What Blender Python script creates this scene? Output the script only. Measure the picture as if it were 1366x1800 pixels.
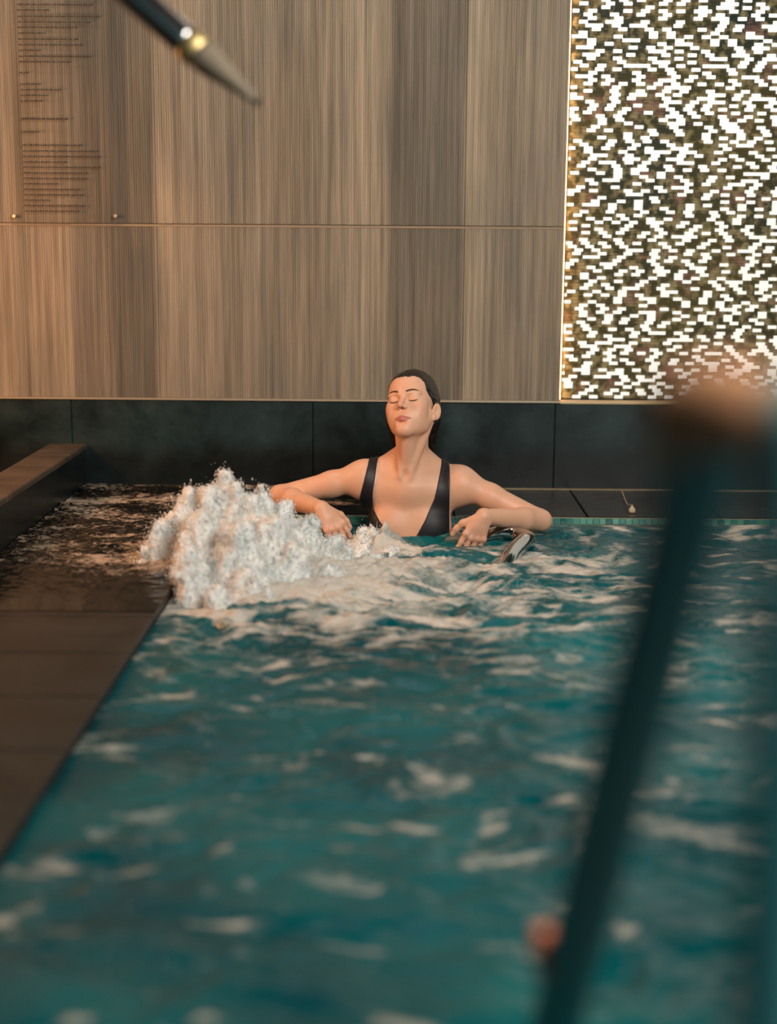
import bpy, bmesh, math, random
import numpy as np
from math import radians, sin, cos, pi
from mathutils import Vector, Matrix

S = bpy.context.scene
COL = S.collection
for _o in list(bpy.data.objects):
    bpy.data.objects.remove(_o)
random.seed(4)
RNG = np.random.default_rng(11)

# ------------------------------------------------------------------ camera
FPX, IW, IH, CAMZ = 2600.0, 1366, 1800, 0.95
PITCH, YAW, ROLL = radians(10.46), radians(0.375), radians(0.42)
CAMR = Matrix.Rotation(YAW, 3, 'Z') @ Matrix.Rotation(pi / 2 - PITCH, 3, 'X') @ Matrix.Rotation(ROLL, 3, 'Z')
CAMC = Vector((0, 0, CAMZ))
cam_data = bpy.data.cameras.new('camera')
cam = bpy.data.objects.new('camera', cam_data)
COL.objects.link(cam)
cam.matrix_world = Matrix.Translation(CAMC) @ CAMR.to_4x4()
cam_data.sensor_fit = 'HORIZONTAL'
cam_data.sensor_width = 36.0
cam_data.lens = FPX / IW * 36.0
cam_data.clip_start = 0.02
cam_data.dof.use_dof = True
cam_data.dof.focus_distance = 4.95
cam_data.dof.aperture_fstop = 1.6
S.camera = cam


def ray(px, py):
    return CAMR @ Vector(((px - IW / 2) / FPX, -(py - IH / 2) / FPX, -1.0))


def PY(px, py, Y):          # the point seen at a pixel on the upright plane at distance Y
    d = ray(px, py)
    return CAMC + d * (Y / d.y)


def PZ(px, py, Z):          # the point seen at a pixel on the level plane at height Z
    d = ray(px, py)
    return CAMC + d * ((Z - CAMZ) / d.z)


def PD(px, py, D):
    return CAMC + ray(px, py) * D


# ------------------------------------------------------------------ world, lights, exposure
vs = S.view_settings
vs.view_transform = 'Standard'
vs.look = 'None'
vs.exposure = 0.0
vs.gamma = 1.0
vs.use_curve_mapping = False
S.cycles.use_denoising = True
S.cycles.max_bounces = 6
S.cycles.caustics_reflective = False
S.cycles.caustics_refractive = False
S.cycles.sample_clamp_indirect = 4.0

w = bpy.data.worlds.new('world')
S.world = w
w.use_nodes = True
w.node_tree.nodes['Background'].inputs[0].default_value = (0.40, 0.72, 0.78, 1)
w.node_tree.nodes['Background'].inputs[1].default_value = 0.30


def area(name, loc, target, size, energy, color, size_y=None, spread=None):
    d = bpy.data.lights.new(name, 'AREA')
    d.energy = energy
    d.color = color
    d.size = size
    if size_y:
        d.shape = 'RECTANGLE'
        d.size_y = size_y
    if spread:
        d.spread = spread
    o = bpy.data.objects.new(name, d)
    COL.objects.link(o)
    o.location = loc
    o.rotation_euler = (Vector(target) - Vector(loc)).to_track_quat('-Z', 'Y').to_euler()
    return o


area('daylight', (1.5, 1.3, 2.2), (0.0, 5.0, 0.55), 1.6, 52, (1.0, 0.95, 0.87), 1.0, radians(110))
area('warm_lamp', (-2.2, 4.2, 1.10), (-0.4, 5.4, 0.45), 0.45, 33, (1.0, 0.44, 0.17))
area('rail_fill', (0.9, 0.1, 2.85), (0.30, 0.75, 0.6), 0.4, 13, (1.0, 0.86, 0.72), None, radians(55))  # added unseen fill light, brightens the near handrail
for _i, _x in enumerate((-1.7, -0.75, 0.2)):
    area('downlight', (_x, 4.75, 2.85), (_x, 5.69, 0.9), 0.22, 7, (1.0, 0.90, 0.78))

# ------------------------------------------------------------------ small helpers


def setp(o, label=None, cat=None, group=None, kind=None):
    if label: o['label'] = label
    if cat: o['category'] = cat
    if group: o['group'] = group
    if kind: o['kind'] = kind
    return o


def link_mesh(name, me, mat=None, parent=None):
    o = bpy.data.objects.new(name, me)
    COL.objects.link(o)
    if mat: me.materials.append(mat)
    if parent: o.parent = parent
    return o


def pydata(name, v, f, mat=None, parent=None, smooth=True):
    me = bpy.data.meshes.new(name)
    v = np.asarray(v, dtype=np.float32)
    f = np.asarray(f, dtype=np.int32)
    me.vertices.add(len(v))
    me.vertices.foreach_set('co', v.ravel())
    n = f.shape[1]
    me.loops.add(len(f) * n)
    me.loops.foreach_set('vertex_index', f.ravel())
    me.polygons.add(len(f))
    me.polygons.foreach_set('loop_start', np.arange(0, len(f) * n, n, dtype=np.int32))
    me.polygons.foreach_set('use_smooth', np.full(len(f), smooth))
    me.update(calc_edges=True)
    me.validate()
    return link_mesh(name, me, mat, parent)


def box_mesh(name, size, bevel=0.0, segs=1):
    bm = bmesh.new()
    bmesh.ops.create_cube(bm, size=1.0)
    bmesh.ops.scale(bm, vec=size, verts=bm.verts)
    if bevel:
        bmesh.ops.bevel(bm, geom=bm.edges[:], offset=bevel, segments=segs, affect='EDGES', profile=0.6)
    me = bpy.data.meshes.new(name)
    bm.to_mesh(me)
    bm.free()
    return me


def box(name, lo, hi, mat, parent=None, bevel=0.0, segs=1):
    lo, hi = Vector(lo), Vector(hi)
    o = link_mesh(name, box_mesh(name, hi - lo, bevel, segs), mat, parent)
    o.location = (lo + hi) / 2
    return o


def smooth_path(pts, n=10):
    p = [np.array(q, float) for q in pts]
    p = [2 * p[0] - p[1]] + p + [2 * p[-1] - p[-2]]
    out = []
    for i in range(1, len(p) - 2):
        a, b, c, d = p[i - 1:i + 3]
        for t in np.linspace(0, 1, n, endpoint=False):
            out.append(0.5 * (2 * b + (c - a) * t + (2 * a - 5 * b + 4 * c - d) * t * t + (3 * b - a - 3 * c + d) * t ** 3))
    out.append(p[-2])
    return np.array(out)


def tube_mesh(path, rad, seg=24, cap=True):
    path = np.asarray(path, float)
    n = len(path)
    rad = np.broadcast_to(np.asarray(rad, float), (n,))
    T = np.gradient(path, axis=0)
    T /= np.linalg.norm(T, axis=1)[:, None]
    u = np.cross(T[0], [0.3, 0.2, 0.93])
    u /= np.linalg.norm(u)
    V = []
    a = np.linspace(0, 2 * pi, seg, endpoint=False)
    for i in range(n):
        u = u - T[i] * np.dot(u, T[i])
        u /= np.linalg.norm(u)
        v = np.cross(T[i], u)
        V.append(path[i] + rad[i] * (np.cos(a)[:, None] * u + np.sin(a)[:, None] * v))
    V = np.concatenate(V)
    F = []
    for i in range(n - 1):
        for j in range(seg):
            k = (j + 1) % seg
            F.append((i * seg + j, i * seg + k, (i + 1) * seg + k, (i + 1) * seg + j))
    me = bpy.data.meshes.new('tube')
    F = [tuple(f) for f in F]
    if cap:
        F.append(tuple(range(seg))[::-1])
        F.append(tuple((n - 1) * seg + j for j in range(seg)))
    me.from_pydata([tuple(q) for q in V], [], F)
    for p in me.polygons:
        p.use_smooth = len(p.vertices) == 4
    me.update()
    return me


def tube(name, path, rad, mat, parent=None, seg=24):
    return link_mesh(name, tube_mesh(path, rad, seg), mat, parent)


# ------------------------------------------------------------------ node helpers
class NT:
    def __init__(self, name):
        self.m = bpy.data.materials.new(name)
        self.m.use_nodes = True
        self.t = self.m.node_tree
        self.b = self.t.nodes['Principled BSDF']
        self.out = self.t.nodes['Material Output']

    def n(self, kind, **kw):
        nd = self.t.nodes.new('ShaderNode' + kind)
        for k, v in kw.items():
            setattr(nd, k, v)
        return nd

    def l(self, a, b):
        self.t.links.new(a, b)

    def setv(self, **kw):
        for k, v in kw.items():
            k = k.replace('_', ' ')
            self.b.inputs[k].default_value = v
        return self

    def coord(self, scale=(1, 1, 1), kind='Object', world=False):
        if world:
            src = self.n('NewGeometry').outputs['Position']
        else:
            src = self.n('TexCoord').outputs[kind]
        mp = self.n('Mapping')
        mp.inputs['Scale'].default_value = scale
        self.l(src, mp.inputs[0])
        return mp.outputs[0]

    def noise(self, vec, scale=5.0, detail=4.0, rough=0.55, dist=0.0):
        nd = self.n('TexNoise')
        nd.inputs['Scale'].default_value = scale
        nd.inputs['Detail'].default_value = detail
        nd.inputs['Roughness'].default_value = rough
        nd.inputs['Distortion'].default_value = dist
        if vec is not None: self.l(vec, nd.inputs['Vector'])
        return nd.outputs['Fac']

    def ramp(self, fac, stops, interp='LINEAR'):
        nd = self.n('ValToRGB')
        cr = nd.color_ramp
        cr.interpolation = interp
        while len(cr.elements) < len(stops): cr.elements.new(0.5)
        for e, (p, c) in zip(cr.elements, stops):
            e.position = p
            e.color = (c[0], c[1], c[2], 1) if hasattr(c, '__len__') else (c, c, c, 1)
        if fac is not None: self.l(fac, nd.inputs[0])
        return nd.outputs[0]

    def mix(self, a, b, fac, mode='MIX'):
        nd = self.n('MixRGB', blend_type=mode)
        for s, i in ((fac, 0), (a, 1), (b, 2)):
            if isinstance(s, (int, float)): nd.inputs[i].default_value = s
            elif isinstance(s, tuple): nd.inputs[i].default_value = (*s, 1)
            else: self.l(s, nd.inputs[i])
        return nd.outputs[0]

    def math(self, op, a, b=None):
        nd = self.n('Math', operation=op)
        for s, i in ((a, 0), (b, 1)):
            if s is None: continue
            if isinstance(s, (int, float)): nd.inputs[i].default_value = s
            else: self.l(s, nd.inputs[i])
        return nd.outputs[0]

    def bump(self, h, strength=0.3, dist=0.01):
        nd = self.n('Bump')
        nd.inputs['Strength'].default_value = strength
        nd.inputs['Distance'].default_value = dist
        self.l(h, nd.inputs['Height'])
        self.l(nd.outputs[0], self.b.inputs['Normal'])

    def base(self, c):
        self.l(c, self.b.inputs['Base Color'])


def lin(r, g, b):
    f = lambda c: (c / 255 / 12.92) if c <= 10 else ((c / 255 + 0.055) / 1.055) ** 2.4
    return (f(r), f(g), f(b))


# ------------------------------------------------------------------ materials
def mat_plain(name, col, rough=0.6, metal=0.0, spec=0.5, noise=0.25, nscale=8.0, bump=0.0):
    t = NT(name)
    t.setv(Roughness=rough, Metallic=metal)
    t.b.inputs['Specular IOR Level'].default_value = spec
    f = t.noise(t.coord(), nscale, 5)
    t.base(t.mix(tuple(c * (1 - noise) for c in col), tuple(min(1, c * (1 + noise)) for c in col), f))
    if bump: t.bump(f, bump, 0.004)
    return t.m


def mat_wood():
    t = NT('ribbed_wood')
    t.setv(Roughness=0.62)
    t.b.inputs['Specular IOR Level'].default_value = 0.25
    pos = t.n('NewGeometry').outputs['Position']
    sep = t.n('SeparateXYZ')
    t.l(pos, sep.inputs[0])
    # wavy x so that the plank bands are not ruler-straight
    wob = t.noise(t.coord((1, 1, 0.7), world=True), 2.5, 2)
    xw = t.math('ADD', sep.outputs[0], t.math('MULTIPLY', t.math('SUBTRACT', wob, 0.5), 0.02))
    u = t.math('DIVIDE', t.math('ADD', xw, 1.60), 2.30)
    px = lambda p: ((p - 704) * 0.002137 + 1.60) / 2.30
    tones = [(-30, 1.0), (30, .98), (34, .86), (75, .98), (120, 1.04), (128, .84), (190, .82), (203, .70), (268, .72),
             (275, 1.02), (380, .98), (392, .86), (430, .92), (484, .95), (490, .86), (545, .90), (605, .98), (640, 1.08), (660, 1.0), (682, .92),
             (690, .70), (740, .80), (790, .72), (812, .78), (818, 1.12), (845, 1.05), (852, .96), (930, .98), (990, 1.02)]
    base = (0.318, 0.266, 0.198)
    st = []
    for p, k in tones:
        k = k ** 1.7
        g = (1 - k) * 0.10
        st.append((min(1, max(0, px(p))), (base[0] * k - g * 0.12, base[1] * k, base[2] * k + g * 0.10)))
    band = t.ramp(u, st)
    streak = t.noise(t.coord((60, 60, 1.3), world=True), 1.0, 6, 0.62)
    fine = t.noise(t.coord((260, 260, 5), world=True), 1.0, 4, 0.6)
    cloud = t.noise(t.coord((5, 5, 1.6), world=True), 1.0, 3, 0.5, 0.6)
    c = t.mix(band, t.ramp(streak, [(0.28, 0.50), (0.5, 0.95), (0.72, 1.42)]), 0.85, 'MULTIPLY')
    c = t.mix(c, t.ramp(fine, [(0.3, 0.70), (0.7, 1.25)]), 0.6, 'MULTIPLY')
    c = t.mix(c, t.ramp(cloud, [(0.3, (0.82, 0.86, 0.9)), (0.7, (1.16, 1.1, 1.04))]), 0.8, 'MULTIPLY')
    t.base(c)
    t.bump(fine, 0.25, 0.002)
    return t.m


def mat_stone(name, c0, c1, rough=(0.25, 0.55), scale=6.0, spec=0.5):
    t = NT(name)
    t.b.inputs['Specular IOR Level'].default_value = spec
    v = t.coord(world=True)
    a = t.noise(v, scale, 6, 0.6, 0.4)
    b = t.noise(v, scale * 14, 4, 0.6)
    c = t.mix(t.mix(c0, c1, t.ramp(a, [(0.35, 0.0), (0.68, 1.0)])), t.ramp(b, [(0.3, 0.75), (0.7, 1.25)]), 0.7, 'MULTIPLY')
    t.base(c)
    t.l(t.ramp(a, [(0.3, rough[0]), (0.7, rough[1])]), t.b.inputs['Roughness'])
    t.bump(b, 0.15, 0.003)
    return t.m


M = {}
M['wood'] = mat_wood()
M['plinth'] = mat_stone('black_stone', lin(10, 24, 25), lin(26, 49, 51), (0.25, 0.45), 4.0)


def wet_foot(m):                # splashed stone: darker and shinier up to an uneven tide line
    t = NT.__new__(NT)
    t.m, t.t = m, m.node_tree
    t.b, t.out = t.t.nodes['Principled BSDF'], t.t.nodes['Material Output']
    sep = t.n('SeparateXYZ')
    t.l(t.n('NewGeometry').outputs['Position'], sep.inputs[0])
    h = t.math('ADD', sep.outputs[2], t.math('MULTIPLY', t.noise(t.coord((1, 1, 0.6), world=True), 6, 5), 0.16))
    k = t.ramp(h, [(0.20, 0.0), (0.27, 1.0)])
    old = t.b.inputs['Base Color'].links[0].from_socket
    t.base(t.mix(t.mix(old, (0.25, 0.27, 0.27), 1.0, 'MULTIPLY'), old, k))


wet_foot(M['plinth'])
M['wet_deck'] = mat_stone('wet_dark_stone', lin(15, 15, 13), lin(32, 28, 23), (0.25, 0.5), 6.0)
M['deck'] = mat_stone('brown_deck_stone', lin(30, 27, 23), lin(52, 45, 37), (0.35, 0.6), 5.0)
M['kerb'] = mat_stone('kerb_stone', lin(60, 50, 40), lin(84, 70, 56), (0.5, 0.75), 7.0)
M['pale_wood'] = mat_plain('pale_wood_edge', lin(150, 132, 108), 0.6, noise=0.2, nscale=20)
M['joint'] = mat_plain('dark_joint', lin(22, 21, 19), 0.8)
M['pale_grout'] = mat_plain('pale_grout', lin(150, 138, 112), 0.7, noise=0.5, nscale=30)
M['plaster'] = mat_plain('wall_plaster', lin(120, 108, 94), 0.8, noise=0.1)
M['ceiling'] = mat_plain('ceiling_paint', lin(58, 66, 66), 0.8, noise=0.05)
M['teal_wall'] = mat_plain('teal_wall_tile', lin(60, 120, 125), 0.5, noise=0.15)
M['pool_tile'] = mat_plain('pool_tile', lin(60, 140, 150), 0.3, noise=0.3, nscale=20)
M['metal_trim'] = mat_plain('pale_metal_trim', lin(205, 190, 165), 0.35, 0.6, noise=0.1)
M['chrome'] = mat_plain('polished_steel', (0.62, 0.62, 0.61), 0.10, 1.0, noise=0.04, nscale=30)
M['warm_reflection'] = mat_plain('warm_reflection_steel', (0.52, 0.28, 0.16), 0.45, 0.2, noise=0.08)  # warm reflection on the top bar, put into the base colour
M['rail_steel'] = mat_plain('teal_reflection_steel', (0.06, 0.30, 0.35), 0.32, 0.25, noise=0.05, nscale=30)  # teal reflected from the pool is put into the steel's colour
M['satin_chrome'] = mat_plain('satin_chrome', (0.60, 0.60, 0.59), 0.22, 1.0, noise=0.04, nscale=30)
M['brass'] = mat_plain('brass', (0.80, 0.60, 0.28), 0.5, 1.0, noise=0.08)
M['grey_nozzle'] = mat_plain('grey_rubber', lin(138, 124, 106), 0.6, noise=0.06)
M['dark_rubber'] = mat_plain('dark_rubber', lin(40, 38, 34), 0.6)
M['orange_plastic'] = mat_plain('orange_plastic', lin(200, 104, 62), 0.4)
M['cream'] = mat_plain('cream_cloth', lin(215, 190, 150), 0.8)
M['ink'] = mat_plain('brown_ink', lin(36, 20, 12), 0.7)
M['suit'] = mat_plain('swimsuit_fabric', lin(20, 17, 24), 0.55, noise=0.3, nscale=25)
M['brow'] = mat_plain('brow_hair', lin(92, 54, 32), 0.7)
M['lash'] = mat_plain('lash_hair', lin(48, 28, 18), 0.7)

# ------------------------------------------------------------------ numpy noise and surfaces
_perm = RNG.permutation(256).astype(np.int32)
_perm = np.concatenate([_perm, _perm, _perm])
_grad = RNG.normal(size=(256, 3)).astype(np.float32)
_grad /= np.linalg.norm(_grad, axis=1)[:, None]


def perlin(x, y, z=0.0):
    x, y, z = np.broadcast_arrays(np.asarray(x, np.float32), np.asarray(y, np.float32), np.asarray(z, np.float32))
    xi, yi, zi = np.floor(x).astype(np.int32), np.floor(y).astype(np.int32), np.floor(z).astype(np.int32)
    xf, yf, zf = x - xi, y - yi, z - zi
    fu = lambda t: t * t * t * (t * (t * 6 - 15) + 10)
    u, v, ww = fu(xf), fu(yf), fu(zf)
    r = 0
    for dx in (0, 1):
        wx = u if dx else 1 - u
        for dy in (0, 1):
            wy = v if dy else 1 - v
            for dz in (0, 1):
                wz = ww if dz else 1 - ww
                g = _grad[_perm[_perm[_perm[(xi + dx) & 255] + ((yi + dy) & 255)] + ((zi + dz) & 255)]]
                r = r + wx * wy * wz * (g[..., 0] * (xf - dx) + g[..., 1] * (yf - dy) + g[..., 2] * (zf - dz))
    return r * 1.5


def fbm(x, y, z=0.0, octv=4, gain=0.5):
    r, a, k = 0, 1.0, 1.0
    for i in range(octv):
        r = r + a * perlin(x * k + 17.3 * i, y * k - 9.1 * i, np.asarray(z) * k + 3.7 * i)
        a *= gain
        k *= 2.03
    return r


def surface_nets(val, xs, ys, zs):
    ins = val < 0
    sh = tuple(s - 1 for s in val.shape)
    cnt = np.zeros(sh, np.int8)
    for dx in (0, 1):
        for dy in (0, 1):
            for dz in (0, 1):
                cnt += ins[dx:dx + sh[0], dy:dy + sh[1], dz:dz + sh[2]]
    I, J, K = np.nonzero((cnt > 0) & (cnt < 8))
    idx = np.full(sh, -1, np.int32)
    idx[I, J, K] = np.arange(len(I))
    acc = np.zeros((len(I), 3))
    num = np.zeros(len(I))
    cor = [(a, b, c) for a in (0, 1) for b in (0, 1) for c in (0, 1)]
    V = {c: val[I + c[0], J + c[1], K + c[2]].astype(np.float64) for c in cor}
    for c in cor:
        for ax in range(3):
            if c[ax] == 0:
                d = list(c)
                d[ax] = 1
                a, b = V[c], V[tuple(d)]
                m = (a < 0) != (b < 0)
                t = np.where(m, a / np.where(m, a - b, 1), 0)
                p = np.array(c, float)[None, :].repeat(len(I), 0)
                p[:, ax] = t
                acc += p * m[:, None]
                num += m
    fr = acc / num[:, None]
    P = np.stack([xs[I] + fr[:, 0] * (xs[I + 1] - xs[I]), ys[J] + fr[:, 1] * (ys[J + 1] - ys[J]), zs[K] + fr[:, 2] * (zs[K + 1] - zs[K])], 1)
    quads = []
    for ax in range(3):
        b, c = (ax + 1) % 3, (ax + 2) % 3
        sl0 = [slice(None)] * 3
        sl1 = [slice(None)] * 3
        sl0[ax] = slice(0, -1)
        sl1[ax] = slice(1, None)
        a0, a1 = ins[tuple(sl0)], ins[tuple(sl1)]
        e = np.array(np.nonzero(a0 != a1)).T
        ok = (e[:, b] > 0) & (e[:, c] > 0) & (e[:, b] < val.shape[b] - 1) & (e[:, c] < val.shape[c] - 1)
        e = e[ok]
        ob = np.zeros(3, int)
        ob[b] = 1
        oc = np.zeros(3, int)
        oc[c] = 1
        g = lambda q: idx[q[:, 0], q[:, 1], q[:, 2]]
        q = np.stack([g(e - ob - oc), g(e - oc), g(e), g(e - ob)], 1)
        flip = ~a0[e[:, 0], e[:, 1], e[:, 2]]
        q[flip] = q[flip][:, ::-1]
        quads.append(q)
    Q = np.concatenate(quads)
    return P, Q[(Q >= 0).all(1)]


def smin(a, b, k):
    h = np.clip(0.5 + 0.5 * (b - a) / k, 0, 1)
    return b + (a - b) * h - k * h * (1 - h)


def smax(a, b, k):
    return -smin(-a, -b, k)


class Field:
    """signed-distance field on a grid with uneven steps"""

    def __init__(self, xs, ys, zs):
        self.xs, self.ys, self.zs = (np.asarray(a, np.float32) for a in (xs, ys, zs))
        self.v = np.full((len(xs), len(ys), len(zs)), 0.06, np.float32)

    def sub(self, lo, hi, pad):
        s = []
        for a, l, h in zip((self.xs, self.ys, self.zs), lo, hi):
            i0 = max(0, np.searchsorted(a, l - pad) - 1)
            i1 = min(len(a), np.searchsorted(a, h + pad) + 1)
            s.append(slice(i0, max(i0, i1)))
        g = (self.xs[s[0]][:, None, None], self.ys[s[1]][None, :, None], self.zs[s[2]][None, None, :])
        return tuple(s), g

    def comb(self, s, d, k, op):
        v = self.v[s]
        if op == 'add': self.v[s] = smin(v, d.astype(np.float32), k)
        elif op == 'cut': self.v[s] = smax(v, -d.astype(np.float32), k)

    def cone(self, a, b, ra, rb, k=0.02, op='add', squash=None):
        a, b = np.array(a, float), np.array(b, float)
        r = max(ra, rb)
        s, (X, Y, Z) = self.sub(np.minimum(a, b) - r, np.maximum(a, b) + r, k + 0.03)
        ab = b - a
        L = max(1e-9, ab @ ab)
        t = np.clip(((X - a[0]) * ab[0] + (Y - a[1]) * ab[1] + (Z - a[2]) * ab[2]) / L, 0, 1)
        dx, dy, dz = X - a[0] - ab[0] * t, Y - a[1] - ab[1] * t, Z - a[2] - ab[2] * t
        if squash is not None:      # (axis, factor): thinner along an axis
            ax, f = np.array(squash[0], float), squash[1]
            ax /= np.linalg.norm(ax)
            pr = dx * ax[0] + dy * ax[1] + dz * ax[2]
            d2 = dx * dx + dy * dy + dz * dz + pr * pr * (f * f - 1)
        else:
            d2 = dx * dx + dy * dy + dz * dz
        self.comb(s, np.sqrt(d2) - (ra + (rb - ra) * t), k, op)

    def chain(self, pts, rs, k=0.012, **kw):
        for i in range(len(pts) - 1):
            self.cone(pts[i], pts[i + 1], rs[i], rs[i + 1], k, **kw)

    def ell(self, c, r, k=0.02, op='add', rot=None):
        c, r = np.array(c, float), np.array(r, float)
        R = np.eye(3) if rot is None else np.array(rot)
        m = r.max()
        s, (X, Y, Z) = self.sub(c - m, c + m, k + 0.03)
        x, y, z = X - c[0], Y - c[1], Z - c[2]
        p = [x * R[0, i] + y * R[1, i] + z * R[2, i] for i in range(3)]
        k0 = np.sqrt(sum((q / a) ** 2 for q, a in zip(p, r)))
        k1 = np.sqrt(sum((q / (a * a)) ** 2 for q, a in zip(p, r))) + 1e-9
        self.comb(s, k0 * (k0 - 1) / k1, k, op)

    def mesh(self):
        return surface_nets(self.v, self.xs, self.ys, self.zs)


def axis(*seg):
    out = []
    for a, b, h in seg:
        n = max(1, int(round((b - a) / h)))
        out.append(np.linspace(a, b, n, endpoint=False))
    return np.concatenate(out + [np.array([seg[-1][1]])])


#SPLIT_STRUCTURE
# ------------------------------------------------------------------ the room
XL, XR, YB, YF, ZC = -2.6, 3.0, 5.70, -2.4, 3.0
POOL_X0, POOL_X1, POOL_Y0, POOL_Y1 = -0.625, 2.5, 1.25, 5.09
WATER = -0.03
FACE = 5.655            # front of the wood panels


def struct(o):
    o['kind'] = 'structure'
    return o


wall_back = struct(box('wall_back', (XL, YB, -0.2), (XR, YB + 0.2, ZC), M['joint']))
struct(box('wall_left', (XL - 0.2, YF, -0.2), (XL, YB, ZC), M['plaster']))
struct(box('wall_right', (XR, YF, -0.2), (XR + 0.2, YB, ZC), M['teal_wall']))
struct(box('ceiling', (XL, YF, ZC), (XR, YB, ZC + 0.1), M['ceiling']))


def at_world(o, parent):      # parent without moving (parents are unrotated, unscaled)
    o.parent = parent
    o.matrix_parent_inverse = Matrix.Translation(-parent.location)
    return o


# wood panels with fine upright ribs; each a mesh of its own
PITCH_RIB = 0.0088


def wood_panel(x0, x1, z0, z1):
    n = int(round((x1 - x0) / PITCH_RIB))
    p = (x1 - x0) / n
    prof = [(x0, YB - 0.004), (x0, FACE + 0.002)]
    for i in range(n):
        a = x0 + i * p
        prof += [(a + 0.12 * p, FACE), (a + 0.62 * p, FACE), (a + 0.74 * p, FACE + 0.0026), (a + p * 0.999, FACE + 0.0026)]
    prof += [(x1, FACE + 0.0022), (x1, YB - 0.004)]
    m = len(prof)
    v = [(a, b, z0) for a, b in prof] + [(a, b, z1) for a, b in prof]
    f = [(i, i + 1, m + i + 1, m + i) for i in range(m - 1)]
    me = bpy.data.meshes.new('wood_panel')
    me.from_pydata(v, [], f + [tuple(range(m))[::-1], tuple(range(m, 2 * m))])
    me.update()
    return at_world(link_mesh('wood_panel', me, M['wood']), wall_back)


EDGES_X = [XL, -2.073, -0.916, 0.241, 0.617]
PZ0, PZJ = 0.345, 0.999
for i in range(len(EDGES_X) - 1):
    a, b = EDGES_X[i] + 0.001, EDGES_X[i + 1] - 0.001
    wood_panel(a, b, PZ0, PZJ - 0.004)
    wood_panel(a, b, PZJ + 0.002, ZC - 0.01)
struct(box('trim_4', (XL, FACE - 0.0015, PZJ - 0.0085), (0.616, FACE + 0.004, PZJ - 0.001), M['pale_wood']))
struct(box('trim_1', (XL, FACE - 0.006, 0.337), (0.62, YB - 0.002, 0.344), M['metal_trim']))
struct(box('trim_2', (0.62, FACE + 0.012, 0.333), (XR, YB - 0.002, 0.345), M['cream']))

# black stone slabs below the wood
SLAB_X = [XL, -2.19, -1.26, -0.330, 0.600, 1.53, 2.46, XR]
for a, b in zip(SLAB_X[:-1], SLAB_X[1:]):
    at_world(box('plinth_slab', (a + 0.0012, FACE + 0.002, 0.001), (b - 0.0012, YB - 0.002, 0.333), M['plinth'], None, 0.0015), wall_back)
struct(box('trim_3', (XL, FACE - 0.006, 0.0), (XR, FACE + 0.0015, 0.004), M['pale_grout']))

# deck: a dark bed and stone slabs round the pool
floor = struct(box('floor', (XL, POOL_Y1 - 0.0, -0.5), (XR, YB, -0.014), M['joint']))
floor_l = struct(box('floor_side', (XL, YF, -0.5), (POOL_X0, POOL_Y1, -0.014), M['joint']))
floor_n = struct(box('floor_near', (POOL_X0, YF, -0.5), (XR, POOL_Y0, -0.014), M['joint']))
floor_r = struct(box('floor_right', (POOL_X1, POOL_Y0, -0.5), (XR, POOL_Y1, -0.014), M['joint']))


def slabs(parent, x0, x1, y0, y1, nx, ny, gap=0.004, mat='deck'):
    for i in range(nx):
        for j in range(ny):
            a, b = x0 + (x1 - x0) * i / nx, x0 + (x1 - x0) * (i + 1) / nx
            c, d = y0 + (y1 - y0) * j / ny, y0 + (y1 - y0) * (j + 1) / ny
            dz = random.uniform(-0.0012, 0.0)
            at_world(box('deck_slab', (a + gap / 2, c + gap / 2, -0.018), (b - gap / 2, d - gap / 2, dz), M[mat], None, 0.003), parent)


slabs(floor_l, -1.205, POOL_X0 + 0.006, 3.318 - 0.334 * 12, POOL_Y1 - 0.104, 1, 17)
slabs(floor_l, -1.205, POOL_X0 + 0.006, POOL_Y1 - 0.104, POOL_Y1, 1, 1, mat='wet_deck')
slabs(floor, -1.205, XR, POOL_Y1 - 0.003, FACE - 0.001, 9, 1, mat='wet_deck')
slabs(floor_l, XL, -1.345, YF, POOL_Y1, 3, 16)
slabs(floor, XL, -1.345, POOL_Y1, FACE - 0.001, 3, 1)
slabs(floor_n, POOL_X0 + 0.006, XR, YF, POOL_Y0 - 0.003, 8, 8)
slabs(floor_r, POOL_X1, XR, POOL_Y0, POOL_Y1, 1, 9)

# kerb along the left of the wet deck
kerb = struct(box('kerb', (-1.340, 1.2, -0.012), (-1.212, FACE + 0.001, 0.142), M['plinth']))
ky = FACE
for i, L in enumerate((0.30, 0.26, 0.62, 0.62, 0.62, 0.62, 0.62)):
    at_world(box('kerb_cap', (-1.350, ky - L + 0.003, 0.1425), (-1.202, ky - 0.003 * (i > 0) - 0.001, 0.164), M['kerb'], None, 0.004), kerb)
    ky -= L

# pool basin, an underwater bench and the mosaic edge
basin = struct(box('pool_basin', (POOL_X0, POOL_Y0, -1.25), (POOL_X1, POOL_Y1, -1.2), M['pool_tile']))
for lo, hi in (((POOL_X0 - 0.03, POOL_Y0, -1.2), (POOL_X0 - 0.001, POOL_Y1, -0.5)), ((POOL_X1 + 0.001, POOL_Y0, -1.2), (POOL_X1 + 0.03, POOL_Y1, -0.5)),
               ((POOL_X0, POOL_Y1 + 0.001, -1.2), (POOL_X1, POOL_Y1 + 0.03, -0.5)), ((POOL_X0, POOL_Y0 - 0.03, -1.2), (POOL_X1, POOL_Y0 - 0.001, -0.5))):
    at_world(box('pool_side', lo, hi, M['pool_tile']), basin)
at_world(box('pool_bench', (POOL_X0 + 0.002, 4.55, -1.2), (POOL_X1 - 0.002, POOL_Y1 - 0.002, -0.455), M['pool_tile'], None, 0.02, 2), basin)


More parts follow.
